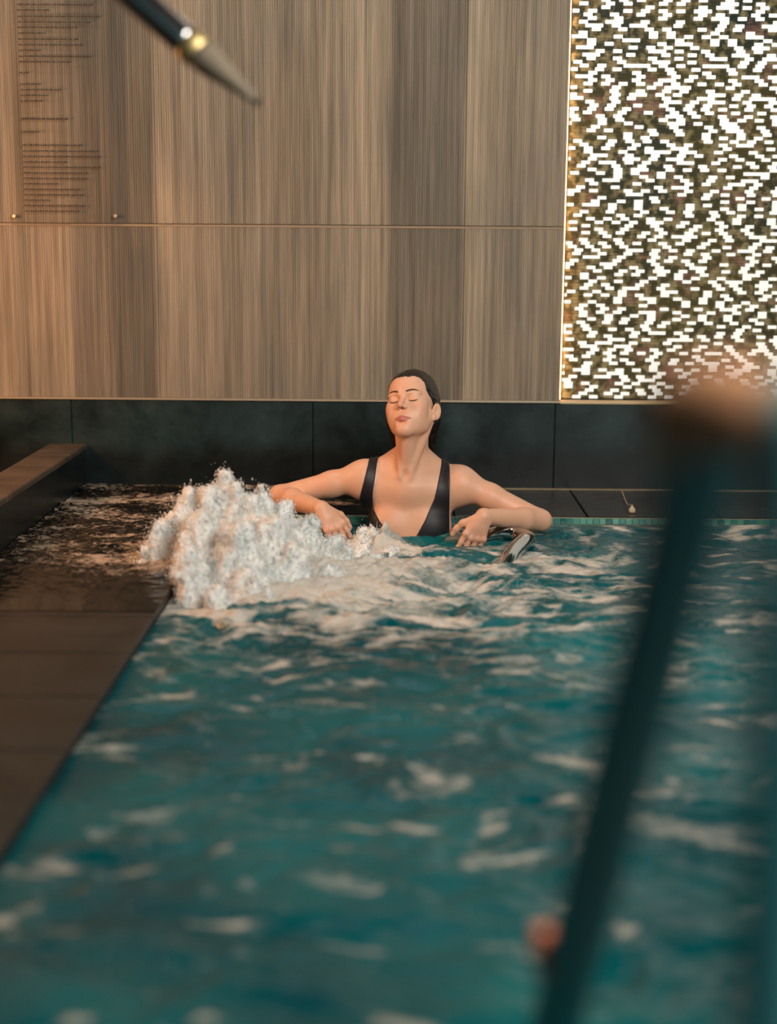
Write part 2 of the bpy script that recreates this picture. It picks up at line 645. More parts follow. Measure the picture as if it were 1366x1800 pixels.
def mat_mosaic():
    t = NT('teal_mosaic')
    t.setv(Roughness=0.18)
    r = t.n('ObjectInfo').outputs['Random']
    t.base(t.ramp(r, [(0.0, lin(30, 92, 88)), (0.35, lin(52, 128, 118)), (0.7, lin(92, 160, 140)), (1.0, lin(44, 110, 120))]))
    return t.m


M['mosaic'] = mat_mosaic()
at_world(box('grout_strip', (POOL_X0, POOL_Y1 - 0.004, -0.06), (POOL_X1, POOL_Y1 - 0.0002, -0.003), M['pale_grout']), floor)
tile_me = box_mesh('mosaic_tile', (0.0205, 0.004, 0.0215), 0.0012)
tile_me.materials.append(M['mosaic'])
_x = POOL_X0 + 0.012
while _x < POOL_X1 - 0.01:
    for zz in (-0.0165, -0.0405):
        o = bpy.data.objects.new('mosaic_tile', tile_me)
        COL.objects.link(o)
        o.location = (_x, POOL_Y1 - 0.0056, zz)
        at_world(o, floor)
    _x += 0.0229


# ------------------------------------------------------------------ the light mosaic screen at the right
def mat_tile_white():
    t = NT('backlit_white_glass')
    t.setv(Roughness=0.25)
    t.b.inputs['Base Color'].default_value = (0.20, 0.195, 0.18, 1)
    t.b.inputs['Emission Color'].default_value = (1.0, 0.965, 0.86, 1)
    t.b.inputs['Emission Strength'].default_value = 0.95
    return t.m


def mat_tile_dark():
    t = NT('dark_mosaic_glass')
    t.setv(Roughness=0.65)
    t.b.inputs['Specular IOR Level'].default_value = 0.15
    v = t.coord(world=True)
    wn = t.n('TexNoise')
    wn.inputs['Scale'].default_value = 34
    wn.inputs['Detail'].default_value = 3
    t.l(v, wn.inputs['Vector'])
    big = t.noise(v, 2.2, 2)
    dark = t.mix(lin(40, 56, 54), lin(84, 78, 46), t.ramp(big, [(0.35, 0.0), (0.65, 1.0)]))
    c = t.mix(dark, lin(158, 146, 108), t.ramp(wn.outputs['Fac'], [(0.46, 0.0), (0.64, 0.9)]))
    hue = t.noise(v, 12, 2)
    c = t.mix(c, lin(150, 110, 100), t.ramp(hue, [(0.58, 0.0), (0.72, 0.7)]))
    t.base(c)
    return t.m


M['tile_white'], M['tile_dark'] = mat_tile_white(), mat_tile_dark()
screen = box('mosaic_screen', (0.618, YB - 0.012, 0.346), (XR - 0.002, YB - 0.001, ZC - 0.01), M['joint'])
setp(screen, 'bright white and dark brick mosaic screen beside the ribbed wood wall', 'screen')
TW, TH = 0.0324, 0.01292
SX0, SX1, SZ0, SZ1 = 0.626, XR - 0.02, 0.352, ZC - 0.02
rows = int((SZ1 - SZ0) / TH)
cands = []
prev = None
for r in range(rows):
    z = SZ0 + (r + 0.5) * TH
    off = (r % 2) * 0.5 * TW + random.choice((0, 0.25, -0.25)) * TW
    x = SX0 - TW + (off % TW)
    i = 0
    cur = []
    while x < SX1:
        # clumps: white follows a neighbour below, never more than two side by side
        below = any(abs(x - xb) < TW * 0.8 and wb for xb, wb in prev) if prev else False
        p = 0.33 if below else 0.43
        if cur and cur[-1][1]: p = 0.10
        if len(cur) > 2 and not cur[-1][1] and not cur[-2][1]: p = 0.60
        wht = random.random() < p
        cur.append((x, wht))
        cands.append((x, z, wht))
        x += TW
    prev = cur
tile_w = box_mesh('white_tile', (TW * 1.0, 0.008, TH * 0.96), 0.0006)
tile_w.materials.append(M['tile_white'])
tile_d = box_mesh('dark_tile', (TW * 0.985, 0.004, TH * 0.94), 0.0006)
tile_d.materials.append(M['tile_dark'])
order = sorted(cands, key=lambda c: (c[0] - 0.75) ** 2 * 1.6 + (c[1] - 0.75) ** 2)
near, far = order[:600], order[600:]
nw = [c for c in near if c[2]][:290]
nd = [c for c in near if not c[2]][:290]
picked = set(nw + nd)
rest = [c for c in cands if c not in picked]


def put_tile(x, z, wht):
    h = TW / 2
    lo, hi = max(x - h, SX0), min(x + h, SX1)
    if hi - lo < 0.003: return None
    return (lo + hi) / 2, (hi - lo) / TW, (YB - 0.016) if wht else (YB - 0.014)


for c in nw + nd:
    q = put_tile(*c)
    if not q: continue
    o = bpy.data.objects.new('white_tile' if c[2] else 'dark_tile', tile_w if c[2] else tile_d)
    COL.objects.link(o)
    o.location = (q[0], q[2], c[1])
    o.scale.x = q[1]
    at_world(o, screen)
for wht, nm, mt in ((True, 'white_tile_field', 'tile_white'), (False, 'dark_tile_field', 'tile_dark')):
    V, F = [], []
    for c in rest:
        if c[2] != wht: continue
        q = put_tile(*c)
        if not q: continue
        hw, hh, d = q[1] * TW * (0.5 if wht else 0.492), TH * (0.48 if wht else 0.47), 0.004 if wht else 0.002
        b = len(V)
        for sx in (-1, 1):
            for sy in (-1, 1):
                for sz in (-1, 1):
                    V.append((q[0] + sx * hw, q[2] + sy * d, c[1] + sz * hh))
        F += [(b, b + 1, b + 3, b + 2), (b + 4, b + 6, b + 7, b + 5), (b, b + 4, b + 5, b + 1), (b + 2, b + 3, b + 7, b + 6), (b, b + 2, b + 6, b + 4), (b + 1, b + 5, b + 7, b + 3)]
    o = pydata(nm, V, F, M[mt], None, False)
    o['kind'] = 'stuff'
    at_world(o, screen)


def mat_emit(name, col, strength):
    t = NT(name)
    t.b.inputs['Base Color'].default_value = (*col, 1)
    t.b.inputs['Emission Color'].default_value = (*col, 1)
    t.b.inputs['Emission Strength'].default_value = strength
    return t.m


M['led'] = mat_emit('warm_light_strip', (1.0, 0.50, 0.19), 15.0)
led = box('light_strip', (0.6171, YB - 0.042, 0.35), (0.6180, YB - 0.026, ZC - 0.02), M['led'])
setp(led, 'thin warm light strip down the edge of the wood wall beside the mosaic', 'light')

# ------------------------------------------------------------------ acrylic notice with standoffs
def mat_acrylic():
    t = NT('clear_acrylic')
    tr = t.n('BsdfTransparent')
    tr.inputs[0].default_value = (0.975, 0.97, 0.965, 1)
    gl = t.n('BsdfGlossy')
    gl.inputs['Roughness'].default_value = 0.12
    mx = t.n('MixShader')
    mx.inputs[0].default_value = 0.045
    t.l(tr.outputs[0], mx.inputs[1])
    t.l(gl.outputs[0], mx.inputs[2])
    t.l(mx.outputs[0], t.out.inputs['Surface'])
    return t.m


M['acrylic'] = mat_acrylic()
SY = FACE - 0.024
sg0, sg1 = PY(20, 396, SY), PY(217, 396, SY)
sign = bpy.data.objects.new('notice_board', None)
COL.objects.link(sign)
sign.location = ((sg0.x + sg1.x) / 2, FACE, sg0.z)
setp(sign, 'clear acrylic notice with rows of small brown print on the wood wall', 'sign')
at_world(box('panel', (sg0.x, SY, sg0.z), (sg1.x, SY + 0.005, sg0.z + 1.05), M['acrylic'], None, 0.001), sign)
for (qx, qz) in ((25, 380), (203, 380)):
    for top in (0, 1):
        p = PY(qx, qz, SY)
        z = p.z if not top else sg0.z + 1.05 - (p.z - sg0.z)
        o = tube('standoff', [(p.x, FACE + 0.001, z), (p.x, SY - 0.001, z), (p.x, SY - 0.0035, z), (p.x, SY - 0.006, z)], [0.0065, 0.0065, 0.0075, 0.005], M['metal_trim'], None, 16)
        at_world(o, sign)
lines = [(20, 30, 165), (48, 30, 88), (80, 30, 178), (108, 31, 160), (135, 31, 138), (164, 32, 80), (194, 32, 138), (222, 33, 148), (250, 33, 72), (280, 33, 162), (307, 33, 127),
         (361, 34, 52), (419, 35, 72), (447, 36, 108), (475, 36, 86), (503, 36, 76), (592, 38, 122), (658, 38, 70),
         (724, 40, 146), (753, 40, 172), (780, 40, 178), (808, 41, 120), (834, 41, 178), (863, 41, 156), (890, 41, 157), (917, 42, 104), (945, 42, 142), (972, 43, 150), (999, 43, 89), (1026, 43, 152), (1053, 44, 142)]
for (yy, xa, xb) in lines:
    py = yy / 2.846
    a, b = PY(xa, py + 0.5, SY), PY(xb, py + 0.5, SY)
    hgt = 0.0062 if yy == 592 else 0.0046
    V, F = [], []
    x = a.x
    while x < b.x - 0.002:
        for _ in range(random.randint(3, 9)):     # letters of one word
            if x > b.x - 0.002: break
            wd = random.uniform(0.0018, 0.0032)
            h = hgt * random.choice((1.0, 0.8, 0.8, 1.15))
            n = len(V)
            for dy in (0.0, 0.0006):
                V += [(x, SY - 0.0007 + dy, a.z - hgt / 2), (x + wd, SY - 0.0007 + dy, a.z - hgt / 2), (x + wd, SY - 0.0007 + dy, a.z - hgt / 2 + h), (x, SY - 0.0007 + dy, a.z - hgt / 2 + h)]
            F += [(n, n + 1, n + 2, n + 3), (n + 7, n + 6, n + 5, n + 4), (n, n + 4, n + 5, n + 1), (n + 3, n + 2, n + 6, n + 7)]
            x += wd + 0.0005
        x += 0.0022
    at_world(pydata('print_line', V, F, M['ink'], None, False), sign)

#SPLIT_WATER
# ------------------------------------------------------------------ the pool water
GEY = PZ(430, 1015, WATER)


def mat_water():
    t = NT('pool_water')
    at = t.n('Attribute', attribute_name='foam')
    foam = at.outputs['Fac']
    v = t.coord(world=True)
    vs_ = t.coord((1.0, 2.0, 1.0), world=True)
    n1 = t.noise(vs_, 11, 8, 0.68, 1.2)
    n2 = t.noise(v, 90, 4, 0.6)
    nz = t.math('ADD', t.math('MULTIPLY', n1, 0.75), t.math('MULTIPLY', n2, 0.25))
    e = t.math('ADD', foam, t.math('MULTIPLY', t.math('SUBTRACT', nz, 0.5), 1.7))
    mask = t.ramp(e, [(0.36, 0.0), (0.60, 0.40), (1.0, 1.0)])
    big = t.noise(v, 1.6, 3)
    teal = t.mix(lin(0, 66, 73), lin(5, 100, 104), t.ramp(big, [(0.35, 0.0), (0.65, 1.0)]))
    t.base(t.mix(teal, lin(204, 194, 182), mask))
    t.l(t.ramp(mask, [(0.0, 0.07), (1.0, 0.55)]), t.b.inputs['Roughness'])
    t.b.inputs['IOR'].default_value = 1.33
    t.bump(t.math('ADD', t.math('MULTIPLY', n2, 0.5), n1), 0.18, 0.012)
    return t.m


M['water'] = mat_water()
wx = axis((POOL_X0 + 0.001, 0.75, 0.0052), (0.75, 1.4, 0.009), (1.4, POOL_X1 - 0.001, 0.02))
wy = axis((POOL_Y0 + 0.001, 1.7, 0.02), (1.7, 3.6, 0.009), (3.6, POOL_Y1 - 0.009, 0.0052))
WX, WY = np.meshgrid(wx, wy, indexing='ij')


def bumpf(cx, cy, rx, ry, p=1.0):
    return np.exp(-(((WX - cx) / rx) ** 2 + ((WY - cy) / ry) ** 2) ** p)


ux = WX + 0.10 * fbm(WX * 2.2, WY * 2.2, 5.1, 2)
uy = WY + 0.10 * fbm(WX * 2.2, WY * 2.2, 9.7, 2)
ridge = 1 - np.abs(fbm(ux * 3.2, uy * 5.2, 1.3, 3)) * 1.6
ridge2 = 1 - np.abs(fbm(ux * 9, uy * 15, 4.3, 3)) * 1.6
H = 0.020 * fbm(WX * 1.6, WY * 2.6, 0.2, 2) + 0.017 * (ridge - 0.5) + 0.0068 * (ridge2 - 0.5)
turb = bumpf(GEY.x + 0.15, GEY.y - 0.02, 0.75, 0.6)
H = H * (0.8 + 0.8 * turb) + turb * 0.016 * fbm(WX * 12, WY * 14, 2.2, 4, 0.6) + turb * 0.010 * np.abs(fbm(WX * 26, WY * 26, 7.2, 3, 0.55))
m1 = PY(672, 950, 4.63)
m2 = PY(760, 975, 4.50)
H += (0.055 + 0.05 * fbm(WX * 14, WY * 14, 4.4, 3)) * bumpf(m1.x, 4.62, 0.085, 0.07) + 0.030 * bumpf(m2.x, 4.52, 0.17, 0.12) + 0.04 * bumpf(GEY.x + 0.05, GEY.y - 0.12, 0.35, 0.25)
H += 0.025 * bumpf(PY(1330, 905, 5.0).x, 4.97, 0.28, 0.08) + 0.014 * bumpf(PY(1050, 925, 4.9).x, 4.90, 0.22, 0.06)
H = np.minimum(H, 0.25)
edge = np.clip(np.minimum(WX - POOL_X0, POOL_Y1 - WY) / 0.12, 0.15, 1)
H *= edge
foam = 0.62 * bumpf(GEY.x + 0.22, GEY.y + 0.16, 0.62, 0.40, 1.3)
foam += 0.48 * bumpf(GEY.x + 0.25, GEY.y - 0.28, 0.70, 0.42)
foam += 0.20 * bumpf(0.6, 4.2, 0.9, 0.8) + 0.55 * bumpf(GEY.x - 0.02, GEY.y - 0.10, 0.26, 0.30) + 0.5 * bumpf(m1.x, 4.62, 0.11, 0.09)
foam += 0.45 * bumpf(PY(1330, 905, 5.0).x, 4.97, 0.3, 0.09) + 0.4 * bumpf(PY(1050, 925, 4.9).x, 4.90, 0.25, 0.05)
patch = 0.55 * fbm(ux * 3.2, uy * 6.0, 7.7, 3, 0.5) + 0.75 * fbm(ux * 7.5, uy * 15, 3.7, 3, 0.55)
foam += np.clip(patch * 0.95 + 0.08, -0.30, 0.55) * (0.75 + 0.25 * np.clip((WY - 1.6) / 2.5, 0, 1))
foam += 0.30 * np.clip(ridge - 0.72, 0, 1) + 1.1 * np.clip(fbm(ux * 6.5, uy * 20, 12.3, 2) - 0.26, 0, 0.5)
foam = np.clip(foam, 0, 1.1)
nx, ny = WX.shape
I = np.arange(nx * ny).reshape(nx, ny)
Fq = np.stack([I[:-1, :-1], I[1:, :-1], I[1:, 1:], I[:-1, 1:]], -1).reshape(-1, 4)
water = pydata('pool_water', np.stack([WX, WY, WATER + H], -1).reshape(-1, 3), Fq, M['water'])
at = water.data.attributes.new('foam', 'FLOAT', 'POINT')
at.data.foreach_set('value', foam.astype(np.float32).ravel())
setp(water, 'choppy teal pool water streaked with pale foam', 'water', kind='stuff')

# thin water running over the dark deck in the corner
def mat_film():
    t = NT('overflow_water')
    tr = t.n('BsdfTransparent')
    tr.inputs[0].default_value = (0.80, 0.78, 0.74, 1)
    gl = t.n('BsdfGlossy')
    gl.inputs['Roughness'].default_value = 0.06
    fr = t.n('Fresnel')
    fr.inputs[0].default_value = 1.45
    df = t.n('BsdfDiffuse')
    df.inputs[0].default_value = (*lin(190, 170, 150), 1)
    v = t.coord((1, 2.2, 1), world=True)
    at = t.n('Attribute', attribute_name='foam').outputs['Fac']
    n1 = t.noise(v, 30, 7, 0.72, 0.8)
    msk = t.ramp(t.math('ADD', at, t.math('MULTIPLY', t.math('SUBTRACT', n1, 0.5), 1.6)), [(0.40, 0.0), (0.62, 0.8)])
    m1 = t.n('MixShader')
    m2 = t.n('MixShader')
    t.l(fr.outputs[0], m1.inputs[0])
    t.l(tr.outputs[0], m1.inputs[1])
    t.l(gl.outputs[0], m1.inputs[2])
    t.l(msk, m2.inputs[0])
    t.l(m1.outputs[0], m2.inputs[1])
    t.l(df.outputs[0], m2.inputs[2])
    t.l(m2.outputs[0], t.out.inputs['Surface'])
    return t.m


M['film'] = mat_film()
fx = axis((-1.208, POOL_X0 + 0.004, 0.006), (POOL_X0 + 0.004, 0.15, 0.009))
fy = axis((3.70, FACE - 0.008, 0.0065))
FX, FY = np.meshgrid(fx, fy, indexing='ij')
fade = np.clip((FY - 3.72 - 0.12 * fbm(FX * 4, FY * 4, 3.3, 2)) / 0.6, 0, 1)
fade = fade * np.clip((0.12 - FX) / 0.5, 0, 1)
rip = np.abs(fbm(FX * 9, FY * 22, 8.1, 4, 0.6))
FH = 0.0006 + fade * (0.004 + 0.011 * rip + 0.006 * fbm(FX * 3, FY * 5, 6.1, 2)) 
FH = np.maximum(FH, 0.0005) + 0.02 * np.exp(-((FX + 0.66) / 0.10) ** 2 - ((FY - 4.25) / 0.30) ** 2)
nx, ny = FX.shape
I = np.arange(nx * ny).reshape(nx, ny)
Fq = np.stack([I[:-1, :-1], I[1:, :-1], I[1:, 1:], I[:-1, 1:]], -1).reshape(-1, 4)
keep = (FX.ravel()[Fq].max(1) <= POOL_X0 + 0.006) | (FY.ravel()[Fq].min(1) >= POOL_Y1 - 0.004)
film = pydata('overflow_water', np.stack([FX, FY, FH], -1).reshape(-1, 3), Fq[keep], M['film'])
ff = fade * (0.35 + 0.25 * np.clip(fbm(FX * 5, FY * 9, 2.2, 3), -0.3, 1) + 0.55 * np.exp(-((FX + 0.62) / 0.20) ** 2 - ((FY - 4.25) / 0.35) ** 2) + 0.30 * np.exp(-((FY - 5.30 - 0.03 * fbm(FX * 5, FX * 0, 1.0, 2)) / 0.05) ** 2))
a_ = film.data.attributes.new('foam', 'FLOAT', 'POINT')
a_.data.foreach_set('value', ff.astype(np.float32).ravel())
setp(film, 'thin rippling water spilling over the dark stone deck in the corner', 'water', kind='stuff')

# the boiling column of white water
def mat_froth():
    t = NT('white_froth')
    v = t.coord((1, 1, 0.45), world=True)
    n = t.noise(v, 45, 6, 0.65, 0.4)
    n2 = t.noise(v, 160, 3, 0.6)
    t.base(t.mix(lin(212, 218, 218), lin(246, 242, 236), t.ramp(n, [(0.35, 0.0), (0.6, 1.0)])))
    t.setv(Roughness=0.45)
    t.b.inputs['Subsurface Weight'].default_value = 0.35
    t.b.inputs['Subsurface Radius'].default_value = (0.03, 0.03, 0.03)
    t.b.inputs['Subsurface Scale'].default_value = 0.6
    t.bump(t.math('ADD', n, t.math('MULTIPLY', n2, 0.5)), 0.45, 0.012)
    return t.m


M['froth'] = mat_froth()
gx = axis((GEY.x - 0.40, GEY.x + 0.62, 0.0055))
gy = axis((3.72, 4.74, 0.0062))
gz = axis((-0.075, 0.34, 0.0055))
G = Field(gx, gy, gz)
for (px, py, Y, rt, rb) in ((395, 838, 4.30, 0.020, 0.10), (372, 868, 4.28, 0.022, 0.10), (412, 862, 4.28, 0.022, 0.10), (335, 866, 4.32, 0.018, 0.09), (322, 888, 4.30, 0.02, 0.10), (460, 868, 4.34, 0.018, 0.09), (440, 885, 4.26, 0.028, 0.11),
                            (500, 890, 4.38, 0.020, 0.09), (288, 925, 4.28, 0.028, 0.08), (262, 965, 4.24, 0.018, 0.06), (545, 920, 4.42, 0.026, 0.09), (585, 955, 4.46, 0.022, 0.08), (612, 975, 4.48, 0.02, 0.06), (480, 930, 4.20, 0.04, 0.11),
                            (350, 930, 4.14, 0.05, 0.12), (420, 950, 4.06, 0.05, 0.12), (330, 985, 4.02, 0.035, 0.08), (520, 985, 4.14, 0.04, 0.10), (580, 1010, 4.2, 0.03, 0.08), (430, 1020, 3.95, 0.03, 0.08),
                            (325, 1022, 3.92, 0.020, 0.05), (385, 1045, 3.86, 0.02, 0.06), (470, 1048, 3.90, 0.02, 0.07), (545, 1042, 4.02, 0.02, 0.06), (610, 1020, 4.16, 0.018, 0.06),
                            (650, 935, 4.63, 0.018, 0.05), (676, 945, 4.62, 0.016, 0.05), (640, 965, 4.56, 0.02, 0.05), (695, 968, 4.55, 0.018, 0.05), (735, 975, 4.55, 0.014, 0.04), (668, 990, 4.48, 0.018, 0.05), (770, 985, 4.52, 0.012, 0.035)):
    a = PY(px, py, Y)
    G.cone((a.x * 0.8 + 0.2 * GEY.x, Y - 0.01, -0.09), (a.x, Y, a.z), rb, rt, 0.035)
GXX, GYY, GZZ = np.meshgrid(gx, gy, gz, indexing='ij')
near = np.abs(G.v) < 0.05
nn = np.zeros_like(G.v)
q = (GXX[near], GYY[near], GZZ[near])
bil = np.abs(fbm(q[0] * 15, q[1] * 15, q[2] * 10, 4, 0.5))
nn[near] = 0.028 * (bil - 0.22) + 0.004 * fbm(q[0] * 55, q[1] * 55, q[2] * 30, 2)
G.v -= nn
gv, gf = G.mesh()
geyser = pydata('froth_column', gv, gf, M['froth'])
setp(geyser, 'tall boiling mound of white froth in the pool corner', 'foam', kind='stuff')

ico = bmesh.new()
bmesh.ops.create_icosphere(ico, subdivisions=1, radius=1.0)
iv = np.array([v.co[:] for v in ico.verts])
iff = np.array([[v.index for v in f.verts] for f in ico.faces])
ico.free()
OCT_V = np.array([(1, 0, 0), (-1, 0, 0), (0, 1, 0), (0, -1, 0), (0, 0, 1), (0, 0, -1)], float)
OCT_F = np.array([(0, 2, 4), (2, 1, 4), (1, 3, 4), (3, 0, 4), (2, 0, 5), (1, 2, 5), (3, 1, 5), (0, 3, 5)])
e1, e2 = gv[gf[:, 1]] - gv[gf[:, 0]], gv[gf[:, 2]] - gv[gf[:, 0]]
fn = np.cross(e1, e2)
fa = np.linalg.norm(fn, axis=1)
fn /= fa[:, None] + 1e-12
ok_f = gv[gf[:, 0], 2] > -0.03
pick = RNG.choice(len(gf), 34000, p=(fa * ok_f) / (fa * ok_f).sum())
wgt = RNG.random((34000, 4))
wgt /= wgt.sum(1)[:, None]
base_p = (gv[gf[pick]] * wgt[:, :, None]).sum(1)
dist = np.abs(RNG.normal(0, 0.0055, 34000)) + (RNG.random(34000) < 0.05) * RNG.exponential(0.012, 34000)
dp = base_p + fn[pick] * dist[:, None] + RNG.normal(0, 0.002, (34000, 3))
dp[:, 2] += (RNG.random(34000) < 0.05) * RNG.exponential(0.010, 34000)
rad = RNG.choice([0.0008, 0.0012, 0.0017, 0.0024], 34000, p=[0.40, 0.35, 0.18, 0.07])
st = 1 + 1.6 * RNG.random(34000)
DVv = (OCT_V[None] * np.stack([rad, rad, rad * st], 1)[:, None, :] + dp[:, None, :]).reshape(-1, 3)
DFv = (OCT_F[None] + 6 * np.arange(34000)[:, None, None]).reshape(-1, 3)
drops = pydata('spray_drops', DVv, DFv, M['froth'], geyser)
setp(drops, 'fine white spray drops flying round the froth mound', kind='stuff')

#SPLIT_PERSON
# ------------------------------------------------------------------ the bather
HEAD_S = 1.06
HEAD_C = np.array(PY(724.5, 719, 4.94))
HR = np.array((Matrix.Rotation(radians(-21.8), 3, 'Z') @ Matrix.Rotation(radians(-24.5), 3, 'X') @ Matrix.Rotation(radians(-9.0), 3, 'Y')))


def hl(x, y, z):
    return HEAD_C + HEAD_S * (HR @ np.array((x, y, z), float))


def V3(p):
    return np.array(p, float)


NECK0 = hl(0, 0.022, -0.055)
NECK1 = V3(PY(723, 822, 4.985))
NOTCH = V3(PY(713, 838, 4.895))
SHL, SHR = V3(PY(640, 838, 4.975)), V3(PY(808, 848, 4.965))
ELL, ELR = V3(PY(492, 872, 4.99)), V3(PY(950, 915, 4.93))
WRL, WRR = V3(PY(566, 895, 4.77)), V3(PY(850, 908, 4.73))

bx = axis((-0.46, HEAD_C[0] - 0.11, 0.0032), (HEAD_C[0] - 0.11, HEAD_C[0] + 0.11, 0.0018), (HEAD_C[0] + 0.11, 0.56, 0.0032))
by = axis((4.15, 4.60, 0.014), (4.60, HEAD_C[1] - 0.14, 0.0034), (HEAD_C[1] - 0.14, HEAD_C[1] + 0.02, 0.0020), (HEAD_C[1] + 0.02, 5.17, 0.0034))
bz = axis((-1.0, -0.12, 0.014), (-0.12, HEAD_C[2] - 0.13, 0.0032), (HEAD_C[2] - 0.13, HEAD_C[2] + 0.15, 0.0018))
B = Field(bx, by, bz)
hc = (NECK1[0] - 0.003)
# torso
B.ell((hc, 5.005, 0.075), (0.138, 0.098, 0.185), 0.03)
B.ell((hc, 4.985, -0.10), (0.128, 0.092, 0.17), 0.05)
B.ell((hc, 4.96, -0.30), (0.155, 0.11, 0.15), 0.06)
B.cone(SHL + (0.03, 0.02, -0.02), SHR + (-0.03, 0.02, -0.02), 0.055, 0.055, 0.05)
for s in (-1, 1):
    B.ell((hc + s * 0.070, 4.940, -0.012), (0.064, 0.050, 0.062), 0.06)      # chest
    B.cone((hc + s * 0.085, 4.93, -0.33), (hc + s * 0.12, 4.45, -0.36), 0.085, 0.062, 0.04)
    B.cone((hc + s * 0.12, 4.45, -0.36), (hc + s * 0.10, 4.38, -0.80), 0.058, 0.038, 0.02)
    B.cone((hc + s * 0.10, 4.38, -0.80), (hc + s * 0.11, 4.24, -0.86), 0.034, 0.024, 0.02)
# pectoral bridge to the shoulders and trapezius
for SH in (SHL, SHR):
    B.cone(NOTCH + (0, 0.05, -0.05), SH + (0, -0.005, -0.035), 0.040, 0.040, 0.05)
    B.cone(NECK1 + (0, 0.02, 0.02), SH + (0, 0.02, 0.0), 0.032, 0.030, 0.045)
    B.cone(NOTCH + (0.012 * np.sign(SH[0] - hc), 0.012, -0.004), SH * 0.75 + NOTCH * 0.25 + (0, 0.005, 0.012), 0.0085, 0.008, 0.02)
# neck
B.cone(NECK0, NECK1, 0.050, 0.054, 0.03)
B.cone(NECK1, NECK1 + (0, 0, -0.05), 0.056, 0.07, 0.05)
B.cone(hl(0, -0.035, -0.075), NOTCH + (0, 0.030, 0.01), 0.028, 0.022, 0.03)
B.cone(hl(0.052, 0.018, -0.045), NOTCH + (0.012, 0.006, 0.004), 0.014, 0.0085, 0.016)
B.cone(hl(-0.052, 0.018, -0.045), NOTCH + (-0.012, 0.006, 0.004), 0.014, 0.0085, 0.016)
B.ell(NOTCH + (0, -0.010, 0.006), (0.010, 0.012, 0.014), 0.014, 'cut')
# arms
def arm(SH, EL, WR, side):
    mid = SH * 0.62 + EL * 0.38
    B.ell(SH + (side * 0.004, 0.0, -0.002), (0.050, 0.050, 0.052), 0.04)
    B.cone(SH, mid, 0.048, 0.043, 0.03)
    B.cone(mid, EL, 0.043, 0.036, 0.02)
    m2 = EL * 0.68 + WR * 0.32
    B.cone(EL, m2, 0.036, 0.0385, 0.016)
    B.cone(m2, WR, 0.0385, 0.0255, 0.014)


arm(SHL, ELL, WRL, -1)
arm(SHR, ELR, WRR, 1)
TORSO = B.v.copy()


def hand(W, d, back, thumb_side, curl):
    """W wrist, d direction of the metacarpals, back normal of the back of the hand"""
    d = d / np.linalg.norm(d)
    back = back - d * (back @ d)
    back /= np.linalg.norm(back)
    s = np.cross(d, back) * thumb_side          # towards the thumb
    K = W + d * 0.082
    B.cone(W, W + d * 0.03, 0.025, 0.027, 0.012, squash=(back, 1.35))
    for i, u in enumerate((0.030, 0.010, -0.011, -0.030)):      # metacarpals make the palm
        B.cone(W + d * 0.018 + s * u * 0.45, W + d * (0.080 - 0.006 * abs(i - 1)) + s * u, 0.0155, 0.0115, 0.012)
    B.ell(W + d * 0.045 + s * 0.018 - back * 0.010, (0.018, 0.018, 0.018), 0.012)
    L = (0.070, 0.078, 0.072, 0.058)
    for i, u in enumerate((0.031, 0.0105, -0.0105, -0.031)):
        k0 = W + d * (0.080 - 0.006 * abs(i - 1)) + s * u
        p = k0
        a = 0.0
        r0 = 0.0094 - 0.0007 * (i == 3)
        for j, (fr, bend) in enumerate(((0.45, curl * (0.8 + 0.12 * i)), (0.30, curl * 1.0), (0.25, curl * 0.6))):
            a += bend
            spread = (1.2 - i) * 0.03
            dr = d * cos(a) - back * sin(a) + s * spread
            dr /= np.linalg.norm(dr)
            q = p + dr * L[i] * fr
            B.cone(p, q, r0 - 0.0007 * j, r0 - 0.0007 * (j + 1), 0.004)
            p = q
        B.ell(k0 + back * 0.004, (0.010, 0.010, 0.010), 0.006)
    t0 = W + d * 0.022 + s * 0.024 - back * 0.004
    t1 = t0 + (d * 0.62 + s * 0.62 - back * 0.35) * 0.040
    t2 = t1 + (d * 0.86 + s * 0.30 - back * 0.40) * 0.030
    t3 = t2 + (d * 0.95 + s * 0.10 - back * 0.35) * 0.024
    B.chain([t0, t1, t2, t3], [0.015, 0.0115, 0.0100, 0.0082], 0.008)


hand(WRL, V3(PY(598, 940, 4.745)) - WRL, V3((0.25, -0.75, 0.45)), -1, 0.30)
hand(WRR, V3(PY(824, 965, 4.715)) - WRR, V3((0.20, -0.90, 0.10)), 1, 0.15)

# head, in its own frame
HL = Field(B.xs, B.ys, B.zs)
HL.v = B.v


def hell(c, r, k=0.02, op='add', rot=None):
    R = HR if rot is None else HR @ np.array(rot)
    HL.ell(hl(*c), np.array(r) * HEAD_S, k, op, R)


def hcone(a, b, ra, rb, k=0.02, op='add', squash=None):
    sq = None if squash is None else (HR @ np.array(squash[0], float), squash[1])
    HL.cone(hl(*a), hl(*b), ra * HEAD_S, rb * HEAD_S, k, op, sq)


